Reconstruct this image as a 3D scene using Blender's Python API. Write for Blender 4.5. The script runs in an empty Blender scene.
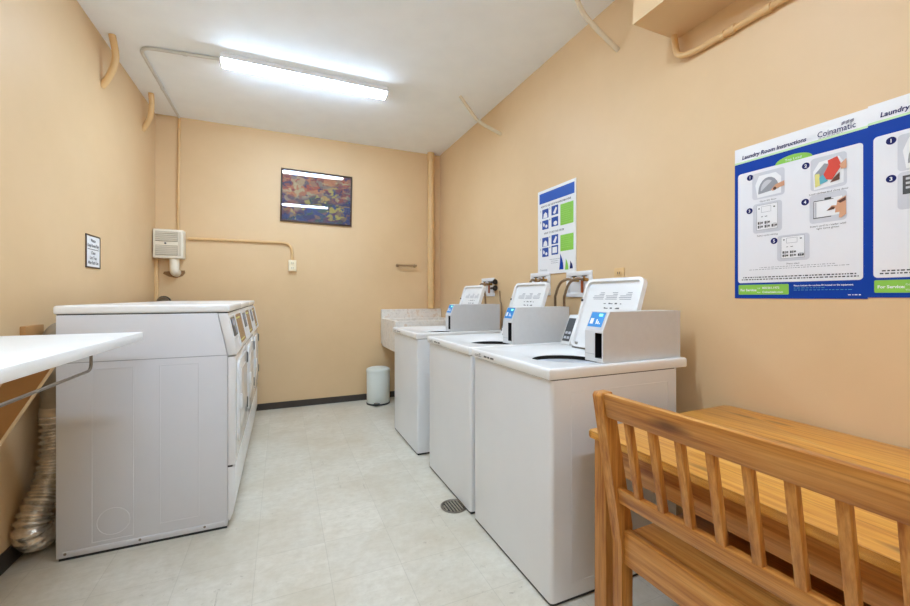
import bpy, bmesh, math, random
from mathutils import Vector, Matrix
C = bpy.context.scene.collection
PI = math.pi
R = math.radians

# ------------------------------------------------------------------ helpers
def tag(o, label=None, cat=None, group=None, kind=None):
    if label: o['label'] = label
    if cat: o['category'] = cat
    if group: o['group'] = group
    if kind: o['kind'] = kind
    return o

def empty(name, loc, label, cat, rz=0, group=None):
    o = bpy.data.objects.new(name, None)
    C.objects.link(o)
    o.empty_display_size = .05
    o.location = loc
    o.rotation_euler = (0, 0, rz)
    return tag(o, label, cat, group)

def obj(name, bm, mat, parent=None, smooth=True, angle=35, label=None):
    me = bpy.data.meshes.new(name)
    bmesh.ops.recalc_face_normals(bm, faces=bm.faces[:])
    if smooth:
        for f in bm.faces: f.smooth = True
        for e in bm.edges:
            if len(e.link_faces) == 2 and e.calc_face_angle(0) > R(angle): e.smooth = False
    bm.to_mesh(me); bm.free()
    mats = mat if isinstance(mat, (list, tuple)) else [mat]
    for m in mats: me.materials.append(m)
    o = bpy.data.objects.new(name, me)
    C.objects.link(o)
    if parent: o.parent = parent
    if label: o['label'] = label
    return o

def copy_tree(o, parent=None):
    c = o.copy(); C.objects.link(c); c.parent = parent
    for ch in list(o.children): copy_tree(ch, c)
    return c

def B(): return bmesh.new()

def box(bm, a, b, bev=0, seg=2, mi=0):
    x0, y0, z0 = a; x1, y1, z1 = b
    vs = [bm.verts.new(p) for p in ((x0,y0,z0),(x1,y0,z0),(x1,y1,z0),(x0,y1,z0),(x0,y0,z1),(x1,y0,z1),(x1,y1,z1),(x0,y1,z1))]
    fs = [bm.faces.new([vs[i] for i in q]) for q in ((0,3,2,1),(4,5,6,7),(0,1,5,4),(1,2,6,5),(2,3,7,6),(3,0,4,7))]
    for f in fs: f.material_index = mi
    if bev:
        es = list({e for f in fs for e in f.edges})
        bmesh.ops.bevel(bm, geom=es, offset=bev, segments=seg, profile=.5, affect='EDGES')
    return bm

def prism(bm, poly, axis, a, b, bev=0, seg=2, mi=0):
    """poly: 2-D points; extruded along axis ('x': poly is (y,z); 'y': (x,z); 'z': (x,y))"""
    def P(p, t):
        return {'x': (t, p[0], p[1]), 'y': (p[0], t, p[1]), 'z': (p[0], p[1], t)}[axis]
    v0 = [bm.verts.new(P(p, a)) for p in poly]; v1 = [bm.verts.new(P(p, b)) for p in poly]
    fs = [bm.faces.new(v0), bm.faces.new(v1[::-1])]
    n = len(poly)
    for i in range(n): fs.append(bm.faces.new((v0[i], v1[i], v1[(i+1) % n], v0[(i+1) % n])))
    for f in fs: f.material_index = mi
    if bev:
        es = list({e for f in fs for e in f.edges})
        bmesh.ops.bevel(bm, geom=es, offset=bev, segments=seg, profile=.5, affect='EDGES')
    return bm

def rrect(x0, y0, x1, y1, r, n=6):
    pts = []
    for cx, cy, a0 in ((x1-r, y0+r, -90), (x1-r, y1-r, 0), (x0+r, y1-r, 90), (x0+r, y0+r, 180)):
        for k in range(n+1):
            a = R(a0 + 90*k/n); pts.append((cx+r*math.cos(a), cy+r*math.sin(a)))
    return pts

def smooth_path(pts, n=6):
    """Catmull-Rom through the points"""
    P = [Vector(p) for p in pts]
    out = []
    for i in range(len(P)-1):
        p0 = P[max(i-1, 0)]; p1 = P[i]; p2 = P[i+1]; p3 = P[min(i+2, len(P)-1)]
        for k in range(n):
            t = k/n
            out.append(.5*((2*p1) + (p2-p0)*t + (2*p0-5*p1+4*p2-p3)*t*t + (3*p1-p0-3*p2+p3)*t**3))
    out.append(P[-1]); return out

def fillet(pts, r=.05, n=6):
    """polyline with rounded corners"""
    P = [Vector(p) for p in pts]; out = [P[0]]
    for i in range(1, len(P)-1):
        a = (P[i-1]-P[i]); b = (P[i+1]-P[i])
        d = min(r, a.length*.49, b.length*.49)
        q0 = P[i]+a.normalized()*d; q1 = P[i]+b.normalized()*d
        for k in range(n+1):
            t = k/n; out.append(q0*(1-t)**2 + P[i]*2*t*(1-t) + q1*t*t)
    out.append(P[-1]); return out

def tube(bm, pts, r, n=12, cap=True, mi=0):
    P = [Vector(p) for p in pts]
    rad = r if isinstance(r, (list, tuple)) else [r]*len(P)
    t0 = (P[1]-P[0]).normalized()
    up = Vector((0,0,1)) if abs(t0.z) < .9 else Vector((1,0,0))
    nrm = (up - t0*up.dot(t0)).normalized()
    rings = []
    for i, p in enumerate(P):
        t = (P[min(i+1, len(P)-1)] - P[max(i-1, 0)]).normalized()
        nrm = (nrm - t*nrm.dot(t)).normalized(); bn = t.cross(nrm)
        rings.append([bm.verts.new(p + (nrm*math.cos(2*PI*k/n) + bn*math.sin(2*PI*k/n))*rad[i]) for k in range(n)])
    for i in range(len(P)-1):
        for k in range(n):
            f = bm.faces.new((rings[i][k], rings[i][(k+1) % n], rings[i+1][(k+1) % n], rings[i+1][k])); f.material_index = mi
    if cap:
        bm.faces.new(rings[0][::-1]).material_index = mi; bm.faces.new(rings[-1]).material_index = mi
    return bm

def lathe(bm, prof, c=(0,0,0), n=32, mi=0):
    """prof: (radius, z) list about a vertical axis"""
    rings = []
    for r, z in prof:
        if r < 1e-6: rings.append([bm.verts.new((c[0], c[1], c[2]+z))])
        else: rings.append([bm.verts.new((c[0]+r*math.cos(2*PI*k/n), c[1]+r*math.sin(2*PI*k/n), c[2]+z)) for k in range(n)])
    for a, b in zip(rings, rings[1:]):
        for k in range(n):
            k2 = (k+1) % n
            if len(a) == 1 and len(b) == 1: continue
            if len(a) == 1: f = bm.faces.new((a[0], b[k2], b[k]))
            elif len(b) == 1: f = bm.faces.new((a[k], a[k2], b[0]))
            else: f = bm.faces.new((a[k], a[k2], b[k2], b[k]))
            f.material_index = mi
    return bm

def cyl(bm, a, b, r, n=20, mi=0): return tube(bm, [a, b], r, n, True, mi)

# ------------------------------------------------------------------ materials
def srgb(r, g, b):
    f = lambda c: (c/255/12.92) if c/255 <= .04045 else ((c/255+.055)/1.055)**2.4
    return (f(r), f(g), f(b), 1)

class N:
    def __init__(s, name):
        s.m = bpy.data.materials.new(name); s.m.use_nodes = True
        s.t = s.m.node_tree; s.n = s.t.nodes; s.l = s.t.links
        s.p = s.n['Principled BSDF']
    def add(s, t, **k):
        x = s.n.new(t)
        for a, v in k.items(): setattr(x, a, v)
        return x
    def link(s, a, b): s.l.new(a, b)
    def coord(s, scale=(1,1,1), loc=(0,0,0)):
        tc = s.add('ShaderNodeTexCoord'); mp = s.add('ShaderNodeMapping')
        mp.inputs['Scale'].default_value = scale; mp.inputs['Location'].default_value = loc
        s.link(tc.outputs['Object'], mp.inputs['Vector']); return mp.outputs['Vector']
    def noise(s, vec, scale, detail=4, rough=.5):
        x = s.add('ShaderNodeTexNoise'); x.inputs['Scale'].default_value = scale
        x.inputs['Detail'].default_value = detail; x.inputs['Roughness'].default_value = rough
        s.link(vec, x.inputs['Vector']); return x.outputs['Fac']
    def ramp(s, fac, stops):
        x = s.add('ShaderNodeValToRGB'); e = x.color_ramp.elements
        while len(e) < len(stops): e.new(.5)
        for i, (p, c) in enumerate(stops): e[i].position = p; e[i].color = c
        s.link(fac, x.inputs['Fac']); return x.outputs['Color']
    def mix(s, fac, a, b, mode='MIX'):
        x = s.add('ShaderNodeMix', data_type='RGBA', blend_type=mode)
        for v, i in ((fac, 0), (a, 6), (b, 7)):
            if isinstance(v, (int, float, tuple)): x.inputs[i].default_value = v
            else: s.link(v, x.inputs[i])
        return x.outputs[2]
    def math(s, op, a, b=0):
        x = s.add('ShaderNodeMath', operation=op)
        for v, i in ((a, 0), (b, 1)):
            if isinstance(v, (int, float)): x.inputs[i].default_value = v
            else: s.link(v, x.inputs[i])
        return x.outputs[0]
    def bump(s, h, strength, dist=.002):
        x = s.add('ShaderNodeBump'); x.inputs['Strength'].default_value = strength; x.inputs['Distance'].default_value = dist
        s.link(h, x.inputs['Height']); s.link(x.outputs['Normal'], s.p.inputs['Normal'])
    def base(s, c):
        if isinstance(c, tuple): s.p.inputs['Base Color'].default_value = c
        else: s.link(c, s.p.inputs['Base Color'])
        return s
    def set(s, rough=.5, metal=0, spec=.5, coat=0):
        s.p.inputs['Roughness'].default_value = rough; s.p.inputs['Metallic'].default_value = metal
        s.p.inputs['Specular IOR Level'].default_value = spec; s.p.inputs['Coat Weight'].default_value = coat
        return s

def plain(name, c, rough=.5, metal=0, var=.04, scale=8, bump=0, spec=.5):
    k = N(name); v = k.coord()
    nz = k.noise(v, scale, 3)
    lo = tuple(x*(1-var) for x in c[:3])+(1,); hi = tuple(min(1, x*(1+var)) for x in c[:3])+(1,)
    k.base(k.ramp(nz, [(.3, lo), (.7, hi)])).set(rough, metal, spec)
    if bump: k.bump(k.noise(v, scale*20, 2), bump)
    return k.m

WALLC = srgb(226, 191, 140)
def wall_mat():
    k = N('wall paint'); v = k.coord()
    n1 = k.noise(v, 1.3, 5, .6); n2 = k.noise(v, 9, 4)
    c = k.ramp(n1, [(.3, srgb(219,187,143)), (.7, srgb(226,195,153))])
    c = k.mix(k.math('MULTIPLY', n2, .12), c, srgb(204,174,132))
    k.base(c).set(.5, 0, .45); k.bump(k.noise(v, 220, 2), .12, .001); return k.m
M_wall = wall_mat()
M_paint = plain('painted pipe', srgb(222,184,130), .45, 0, .05, 12)
M_ceil = plain('ceiling paint', srgb(243,248,253), .8, 0, .02, 5, .25, .2)

def floor_mat():
    k = N('vinyl tile floor'); v = k.coord((1,1,1), (.11,.06,0))
    br = k.add('ShaderNodeTexBrick', offset=0, squash=1)
    br.inputs['Scale'].default_value = 1; br.inputs['Mortar Size'].default_value = .0016
    br.inputs['Mortar Smooth'].default_value = .3
    br.inputs['Brick Width'].default_value = .3048; br.inputs['Row Height'].default_value = .3048
    br.inputs['Bias'].default_value = 0
    br.inputs['Color1'].default_value = (0,0,0,1); br.inputs['Color2'].default_value = (1,1,1,1); br.inputs['Mortar'].default_value = (.5,.5,.5,1)
    k.link(v, br.inputs['Vector'])
    tone = k.ramp(br.outputs['Color'], [(0, srgb(211,205,190)), (1, srgb(221,215,201))])
    streak = k.noise(k.coord((2.2, 3.2, 1)), 9, 8, .7)
    c = k.mix(k.ramp(streak, [(.40, (0,0,0,1)), (.66, (.6,.6,.6,1))]), tone, srgb(194,186,168))
    blot = k.noise(v, 1.6, 7, .68)
    c = k.mix(k.ramp(blot, [(.44, (0,0,0,1)), (.68, (.75,.75,.75,1))]), c, srgb(192,180,156))
    scr = k.ramp(k.noise(k.coord((34, 2.4, 1)), 1.0, 5, .7), [(.66, (0,0,0,1)), (.74, (.8,.8,.8,1))])
    gm2 = k.ramp(k.noise(v, 1.9, 3), [(.47, (0,0,0,1)), (.60, (1,1,1,1))])
    c = k.mix(k.mix(1.0, scr, gm2, 'MULTIPLY'), c, srgb(128,112,90))
    grime = k.ramp(k.noise(v, 26, 8, .75), [(.60, (0,0,0,1)), (.70, (.75,.75,.75,1))])
    c = k.mix(k.mix(1.0, grime, gm2, 'MULTIPLY'), c, srgb(126,110,86))
    c = k.mix(k.math('MULTIPLY', br.outputs['Fac'], .26), c, srgb(140,132,112))
    k.base(c).set(.34, 0, .4)
    k.bump(k.noise(v, 60, 3), .05, .001); return k.m
M_floor = floor_mat()

def wood_mat(name, axis, light, mid, dark, plank=0, seed=0.0, rough=.38):
    k = N(name)
    st = {'x': (1.3,24,24), 'y': (24,1.3,24), 'z': (24,24,1.3)}[axis]
    v = k.coord(st, (seed, seed*1.7, seed*.6))
    n = k.noise(v, 2.2, 7, .62)
    st2 = {'x': (2.5,130,130), 'y': (130,2.5,130), 'z': (130,130,2.5)}[axis]
    fine = k.noise(k.coord(st2), 1.0, 4, .6)
    c = k.ramp(n, [(.32, dark), (.47, mid), (.66, light)])
    c = k.mix(k.ramp(fine, [(.42, (0,0,0,1)), (.68, (.6,.6,.6,1))]), c, dark)
    if plank:
        vv = k.coord()
        sx = k.add('ShaderNodeSeparateXYZ'); k.link(vv, sx.inputs[0])
        src = sx.outputs[0] if axis == 'y' else sx.outputs[1]
        idx = k.math('FLOOR', k.math('DIVIDE', src, plank))
        wn = k.add('ShaderNodeTexWhiteNoise', noise_dimensions='1D'); k.link(idx, wn.inputs['W'])
        c = k.mix(k.math('MULTIPLY', wn.outputs['Value'], .34), c, dark)
        fr = k.math('FRACT', k.math('DIVIDE', src, plank))
        seam = k.math('LESS_THAN', fr, .025)
        c = k.mix(k.math('MULTIPLY', seam, .35), c, srgb(110,66,24))
    # knots
    vo = k.add('ShaderNodeTexVoronoi', feature='F1'); vo.inputs['Scale'].default_value = 1
    st3 = {'x': (2.4,9,9), 'y': (9,2.4,9), 'z': (9,9,2.4)}[axis]
    k.link(k.coord(st3, (seed+.3, .1, .7)), vo.inputs['Vector'])
    kn = k.ramp(vo.outputs['Distance'], [(.05, (1,1,1,1)), (.17, (0,0,0,1))])
    c = k.mix(k.mix(1.0, kn, (.8,.8,.8,1), 'MULTIPLY'), c, srgb(92,50,18))
    k.base(c).set(rough, 0, .4, .15); k.bump(fine, .08, .001); return k.m
P_L, P_M, P_D = srgb(214,158,86), srgb(196,134,62), srgb(150,88,34)
W_y = wood_mat('pine grain along', 'y', P_L, P_M, P_D)
W_z = wood_mat('pine grain upright', 'z', P_L, P_M, P_D, seed=2.1)
W_x = wood_mat('pine grain across', 'x', P_L, P_M, P_D, seed=4.2)
W_top = wood_mat('pine tabletop', 'y', srgb(232,178,88), srgb(222,158,62), srgb(182,110,36), plank=.115, seed=1.3, rough=.3)
W_seat = wood_mat('pine seat planks', 'y', srgb(205,146,74), srgb(188,124,54), srgb(150,90,36), plank=.13, seed=3.3)
M_shadewood = plain('shaded brown wood', srgb(176,128,76), .6, 0, .1, 10)  # brown with shade put into it, for brace faces and wall board
W_raw = wood_mat('unpainted softwood', 'z', srgb(226,196,146), srgb(216,182,130), srgb(196,156,104), seed=5.5, rough=.6)

M_white = plain('white enamel', srgb(226,227,228), .28, 0, .015, 4)
M_gloss = plain('glossy white enamel', srgb(226,227,228), .12, 0, .01, 4)
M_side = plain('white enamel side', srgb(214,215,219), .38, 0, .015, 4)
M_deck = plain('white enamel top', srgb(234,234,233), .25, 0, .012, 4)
M_gap = plain('dark gap', srgb(40,38,36), .8)
M_box = plain('grey powder coat', srgb(206,206,206), .42, 0, .02, 30)
M_black = plain('black plastic', srgb(26,26,28), .4)
M_dgrey = plain('dark grey plastic', srgb(70,72,74), .45)
M_mgrey = plain('mid grey print', srgb(150,152,158), .6)
M_lgrey = plain('light grey print', srgb(196,198,204), .6)
M_blue = plain('display blue', srgb(28,132,206), .35)
M_green_led = None
M_paper = plain('white print', srgb(235,236,238), .45, 0, .01)
M_pblue = plain('print royal blue', srgb(4,60,158), .5, 0, .02, spec=.2)
M_navy = plain('print navy', srgb(22,30,96), .5, spec=.2)
M_pgreen = plain('print green', srgb(138,200,76), .45)
M_pgreen2 = plain('print pale green', srgb(196,226,176), .45)
M_panel = plain('print pale grey', srgb(230,231,235), .45, 0, .01)
M_text = plain('print dark ink', srgb(50,50,58), .6)
M_red = plain('print red', srgb(214,66,46), .5)
M_yel = plain('print yellow', srgb(222,216,130), .5)
M_teal = plain('print teal', srgb(92,176,196), .5)
M_skin = plain('print skin tone', srgb(214,160,124), .5)
M_brown = plain('print brown', srgb(96,56,40), .5)
M_steel = plain('brushed steel', srgb(196,190,180), .28, 1, .08, 30)
M_dsteel = plain('dull steel', srgb(140,132,122), .4, 1, .1, 30)
M_brass = plain('brass', srgb(180,140,80), .35, 1)
M_copper = plain('copper', srgb(184,108,70), .35, 1)
M_ivory = plain('ivory plastic', srgb(238,224,192), .45, 0, .02)
M_cream = plain('cream plastic', srgb(240,232,214), .45, 0, .02)
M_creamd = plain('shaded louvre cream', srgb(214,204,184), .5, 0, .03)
M_bb = plain('black vinyl baseboard', srgb(62,54,48), .5)
M_frame = plain('dark wood frame', srgb(66,44,28), .4, 0, .15, 30)
M_shelf = plain('white laminate', srgb(240,240,238), .4, 0, .01)
M_bin = plain('pale green enamel', srgb(222,228,222), .35, 0, .015)
M_hose = plain('braided hose', srgb(148,124,98), .4, .6, .15, 60)
M_tape = plain('silver tape', srgb(190,176,156), .35, .7, .12, 30)
M_duct = plain('galvanised duct', srgb(158,148,132), .45, .6, .12, 14)

def foil_mat():
    k = N('crinkled foil'); v = k.coord()
    n = k.noise(v, 30, 5, .7)
    k.base(k.ramp(n, [(.3, srgb(188,180,168)), (.7, srgb(246,242,234))])).set(.26, .78)
    k.bump(k.noise(v, 70, 4, .7), .4, .004); return k.m
M_foil = foil_mat()

def terrazzo():
    k = N('speckled sink stone'); v = k.coord()
    n = k.noise(v, 14, 6, .7); n2 = k.noise(v, 40, 3)
    c = k.ramp(n, [(.35, srgb(214,206,196)), (.55, srgb(230,224,216)), (.7, srgb(214,190,162))])
    c = k.mix(k.ramp(n2, [(.6, (0,0,0,1)), (.72, (.7,.7,.7,1))]), c, srgb(196,186,176))
    k.base(c).set(.5); return k.m
M_sink = terrazzo()

def art_mat():
    k = N('abstract colour print'); v = k.coord((5, 1, 7))
    vo = k.add('ShaderNodeTexVoronoi', feature='F1'); vo.inputs['Scale'].default_value = 3.2
    w = k.add('ShaderNodeTexNoise'); w.inputs['Scale'].default_value = 1.6; w.inputs['Detail'].default_value = 6
    k.link(v, w.inputs['Vector'])
    vm = k.add('ShaderNodeVectorMath', operation='MULTIPLY_ADD')
    k.link(w.outputs['Color'], vm.inputs[0]); vm.inputs[1].default_value = (1.5,1.5,1.5); k.link(v, vm.inputs[2])
    k.link(vm.outputs[0], vo.inputs['Vector'])
    sep = k.add('ShaderNodeSeparateColor'); k.link(vo.outputs['Color'], sep.inputs[0])
    warm = k.ramp(sep.outputs[0], [(0, srgb(190,92,76)), (.25, srgb(214,150,110)), (.45, srgb(150,70,74)), (.65, srgb(214,196,150)), (.85, srgb(90,70,110))])
    cool = k.ramp(sep.outputs[1], [(0, srgb(58,60,112)), (.3, srgb(60,84,150)), (.5, srgb(70,100,96)), (.7, srgb(110,60,110)), (.9, srgb(196,186,100))])
    tc = k.add('ShaderNodeTexCoord'); sx = k.add('ShaderNodeSeparateXYZ'); k.link(tc.outputs['Object'], sx.inputs[0])
    big = k.noise(k.coord((2.4,1,3.2), (.4,0,.2)), 1.6, 4)
    h = k.math('ADD', k.math('MULTIPLY', sx.outputs[2], 1.4), k.math('ADD', k.math('MULTIPLY', big, .9), -.02))
    h = k.math('ADD', h, k.math('MULTIPLY', sx.outputs[0], -.45))
    c = k.mix(k.ramp(h, [(.36, (0,0,0,1)), (.52, (1,1,1,1))]), cool, warm)
    k.base(c).set(.5, 0, .2); return k.m
M_art = art_mat()

def glass_mat():
    k = N('picture glass')
    k.p.inputs['Base Color'].default_value = (1,1,1,1); k.p.inputs['Roughness'].default_value = .0
    k.p.inputs['Transmission Weight'].default_value = 1; k.p.inputs['IOR'].default_value = 1.5
    return k.m
M_glass = glass_mat()

def emit(name, c, s):
    k = N(name); k.p.inputs['Base Color'].default_value = c
    k.p.inputs['Emission Color'].default_value = c; k.p.inputs['Emission Strength'].default_value = s
    return k.m
LIGHT = 29.2
M_lamp = emit('lit fluorescent lens', (.60, .785, 1.0, 1), LIGHT)
M_green_led = emit('green indicator', srgb(120, 240, 190), .8)

# ------------------------------------------------------------------ the room
XL, XR, YB, YF, H = -1.134, 1.839, 4.738, -1.7, 3.0
T = .12
def struct(name, a, b, mat, bev=0):
    return tag(obj(name, box(B(), a, b, bev), mat, smooth=bool(bev)), kind='structure')
struct('floor', (XL-T, YF-T, -.1), (XR+T, YB+T, 0), M_floor)
struct('ceiling', (XL-T, YF-T, H), (XR+T, YB+T, H+.1), M_ceil)
struct('wall_left', (XL-T, YF-T, 0), (XL, YB+T, H), M_wall)
struct('wall_right', (XR, YF-T, 0), (XR+T, YB+T, H), M_wall)
struct('wall_back', (XL, YB, 0), (XR, YB+T, H), M_wall)
struct('wall_front', (XL, YF-T, 0), (XR, YF, H), M_wall)
struct('baseboard_left', (XL, YF, 0), (XL+.008, YB, .085), M_bb)
struct('baseboard_right', (XR-.008, YF, 0), (XR, YB, .085), M_bb)
struct('baseboard_back', (XL+.008, YB-.008, 0), (XR-.008, YB, .07), M_bb)
tr = struct('trim_1', (1.547, YF, 2.524), (XR, 1.422, H), M_wall)
struct('trim_2', (XL, 4.700, .07), (XL+.030, YB, 1.585), M_paint, .003)

# ------------------------------------------------------------------ ceiling lights
def ceiling_light(loc, label):
    t = empty('ceiling_light', loc, label, 'light', group='fluorescent batten lights')
    L = .62
    obj('housing', prism(B(), [(-.052,0), (-.067,-.044), (-.063,-.0445), (-.058,-.030), (.058,-.030), (.063,-.0445), (.067,-.044), (.052,0)], 'x', -L, L), M_paper, t, smooth=False)
    bm = B()
    prof = [(-.064, -.040), (-.061, -.047), (-.038, -.070), (.038, -.070), (.061, -.047), (.064, -.040)]
    prism(bm, prof, 'x', -L+.008, L-.008, .004)
    obj('diffuser', bm, M_lamp, t, label='glowing white diffuser')
    for s in (-1, 1):
        bm = B(); prism(bm, [(-.067,-.028), (-.067,-.045), (-.036,-.073), (.036,-.073), (.067,-.045), (.067,-.028)], 'x', s*(L-.007), s*(L+.004))
        obj('end_cap', bm, M_paper, t)
    return t
ceiling_light((.205, 3.405, H), 'white fluorescent batten light on the ceiling in front of the back wall')
ceiling_light((.205, 1.25, H), 'white fluorescent batten light on the ceiling over the middle of the room, above the frame')

ceiling_light((.205, -.75, H), 'added batten light for fill, unseen on the ceiling behind the camera')  # extra unseen fixture put in to brighten the left wall and dryers

# ------------------------------------------------------------------ conduits and pipes
def pipe(name, pts, r, mat, label, cat='pipe', fr=.05, clips=(), group=None, n=12, fl=True, flange=None):
    t = empty(name, pts[0], label, cat, group=group)
    o0 = Vector(pts[0])
    loc = [tuple(Vector(p)-o0) for p in pts]
    path = fillet(loc, fr) if fl else smooth_path(loc)
    obj('tube', tube(B(), path, r, n), mat, t)
    for (p, ax) in clips:
        q = Vector(p)-o0; bm = B()
        d = .012
        a = q.copy(); b = q.copy()
        i = 'xyz'.index(ax); a[i] -= d; b[i] += d
        tube(bm, [a, b], r*1.28, n)
        obj('clip', bm, mat, t)
    return t
M_zinc = plain('bare conduit', srgb(206,206,204), .35, .3, .04, 12)
t = pipe('electrical_conduit', [(-.41,3.43,2.987), (-.932,3.488,2.985), (-.933,4.716,2.985)], .0115, M_zinc,
     'thin conduit from the ceiling light across the ceiling and down the back wall', 'conduit', .09,
     [((-.933,4.1,2.985),'y'), ((-.65,3.457,2.985),'x')])
bm = B(); tube(bm, [Vector(p)-Vector((-.41,3.43,2.987)) for p in fillet([(-.933,4.700,2.985), (-.933,4.722,2.985), (-.945,4.722,1.86)], .02)], .0118)
obj('wall_run', bm, M_paint, t, label='tan painted lower run')
pipe('electrical_conduit', [(-.862,4.722,1.795), (.098,4.722,1.80), (.104,4.722,1.60)], .0145, M_paint,
     'tan conduit running level along the back wall from the louvred heater box to the outlet', 'conduit', .11)
for pts, lab in (([(-1.062,3.425,3.0), (-1.05,3.45,2.86), (-1.085,3.465,2.74), (-1.138,3.48,2.655)], 'tan pipe stub bending from ceiling into left wall, nearer the camera'),
                 ([(-1.054,4.274,3.0), (-1.055,4.30,2.9), (-1.078,4.33,2.79), (-1.138,4.36,2.69)], 'tan pipe stub bending from ceiling into left wall, close to the back corner')):
    pipe('pipe_stub', pts, .021, M_paint, lab, 'pipe', fl=False, group='pipe stubs out of the left wall')
M_pipew = plain('painted pipe pale', srgb(220,204,176), .45, 0, .05, 12)
pipe('pipe_stub', [(1.454,3.246,3.0), (1.60,3.225,2.815), (1.66,3.215,2.775), (1.842,3.19,2.70)], .014, M_pipew,
     'thin pale conduit stub from ceiling into right wall, above the far washers', 'pipe', .04)
pipe('pipe_stub', [(1.58,1.875,3.0), (1.625,1.865,2.90), (1.70,1.84,2.81), (1.842,1.80,2.685)], .014, M_pipew,
     'thin pale conduit stub from ceiling into right wall, left of the boxed soffit', 'pipe', fl=False)
pipe('electrical_conduit', [(1.805,1.405,2.53), (1.805,1.385,2.405), (1.8225,1.30,2.395), (1.8225,-1.2,2.395)], .0145, M_paint,
     'tan conduit hooking out below the boxed soffit along the right wall', 'conduit', .06,
     [((1.8225,1.177,2.395),'y'), ((1.8225,1.13,2.395),'y'), ((1.8225,.99,2.395),'y')])
t = empty('drain_pipe', (1.701, 4.688, 1.065), 'tan painted standpipe in the right back corner above the sink', 'pipe')
obj('tube', cyl(B(), (0,0,0), (0,0,1.935), .042, 24), M_paint, t)
obj('coupling', cyl(B(), (0,0,1.83), (0,0,1.925), .047, 24), M_paint, t)

# ------------------------------------------------------------------ louvred box on the back wall
t = empty('wall_heater', (-1.003, 4.738, 1.585), 'cream louvred heater box on the back wall at the left corner', 'heater')
bm = B(); hw = .120; hh = .275
box(bm, (-hw, -.13, 0), (hw, -.002, hh), .004)
obj('housing', bm, M_cream, t)
bm = B()
for (z0, z1) in ((.03, .118), (.162, .25)):
    for k in range(5):
        z = z0+(z1-z0)*(k+.5)/5
        prism(bm, [(-.134, z+.008), (-.141, z-.006), (-.138, z-.008), (-.131, z+.006)], 'x', -.098, .076)
obj('louvre', bm, M_creamd, t)
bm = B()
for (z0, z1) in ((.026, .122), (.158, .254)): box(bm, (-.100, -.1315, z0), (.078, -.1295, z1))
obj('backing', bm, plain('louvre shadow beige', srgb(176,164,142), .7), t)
bm = B(); tube(bm, [(-.02,-.129,.14), (-.02,-.142,.14)], .008, 12); obj('knob', bm, M_dgrey, t)
bm = B(); box(bm, (.084,-.1325,.02), (.106,-.1295,.255), .001); obj('side_grille', bm, M_creamd, t)
t = empty('vent_elbow', (-.962, 4.66, 1.43), 'off white vent pipe stub under the louvred heater box', 'pipe')
obj('tube', tube(B(), fillet([(0,0,.154), (0,0,.03), (0,.075,.02)], .05), .041, 20), M_cream, t)
bm = B(); prism(bm, [(-.11,.01),(-.06,-.02),(.0,-.03),(.05,-.012),(.075,.02),(.07,.045),(-.05,.035),(-.10,.03)], 'y', .074, .0775)
obj('wall_hole', bm, plain('broken plaster', srgb(150,112,74), .9), t, smooth=False, label='ragged brown hole in the paint')

# ------------------------------------------------------------------ outlets
def outlet(name, M, lab, w=.08, h=.12, d=.04, mat=None):
    t = empty(name, M.to_translation(), lab, 'outlet'); t.rotation_euler = M.to_euler()
    obj('cover_plate', box(B(), (-w/2, -h/2, 0), (w/2, h/2, d), .004), mat or M_cream, t)
    for s in (-1, 1):
        so = obj('socket', box(B(), (-w*.22, s*h*.22-h*.13, d-.0005), (w*.22, s*h*.22+h*.13, d+.003), .002), mat or M_cream, t)
        for q in (-1, 1): obj('slot', box(B(), (q*w*.09-.002, s*h*.22-.006, d+.0028), (q*w*.09+.002, s*h*.22+.008, d+.0036)), M_dgrey, so, smooth=False)
    return t
def frame_on(wall, y_or_x, z):
    """matrix whose x runs to the viewer's right, y up, z out of the wall"""
    if wall == 'right': X, Zn, o = Vector((0,-1,0)), Vector((-1,0,0)), Vector((XR, y_or_x, z))
    elif wall == 'left': X, Zn, o = Vector((0,1,0)), Vector((1,0,0)), Vector((XL, y_or_x, z))
    else: X, Zn, o = Vector((1,0,0)), Vector((0,-1,0)), Vector((y_or_x, YB, z))
    Y = Vector((0,0,1))
    m = Matrix((X, Y, Zn)).transposed().to_4x4(); m.translation = o
    return m
outlet('electrical_outlet', frame_on('back', .104, 1.552), 'cream surface outlet box at the end of the level conduit on back wall', mat=M_ivory)
outlet('electrical_outlet', frame_on('right', 1.787, 1.33), 'tan wall outlet plate behind the raised lid of the nearest washer', .075, .115, .008, M_paint)

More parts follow.
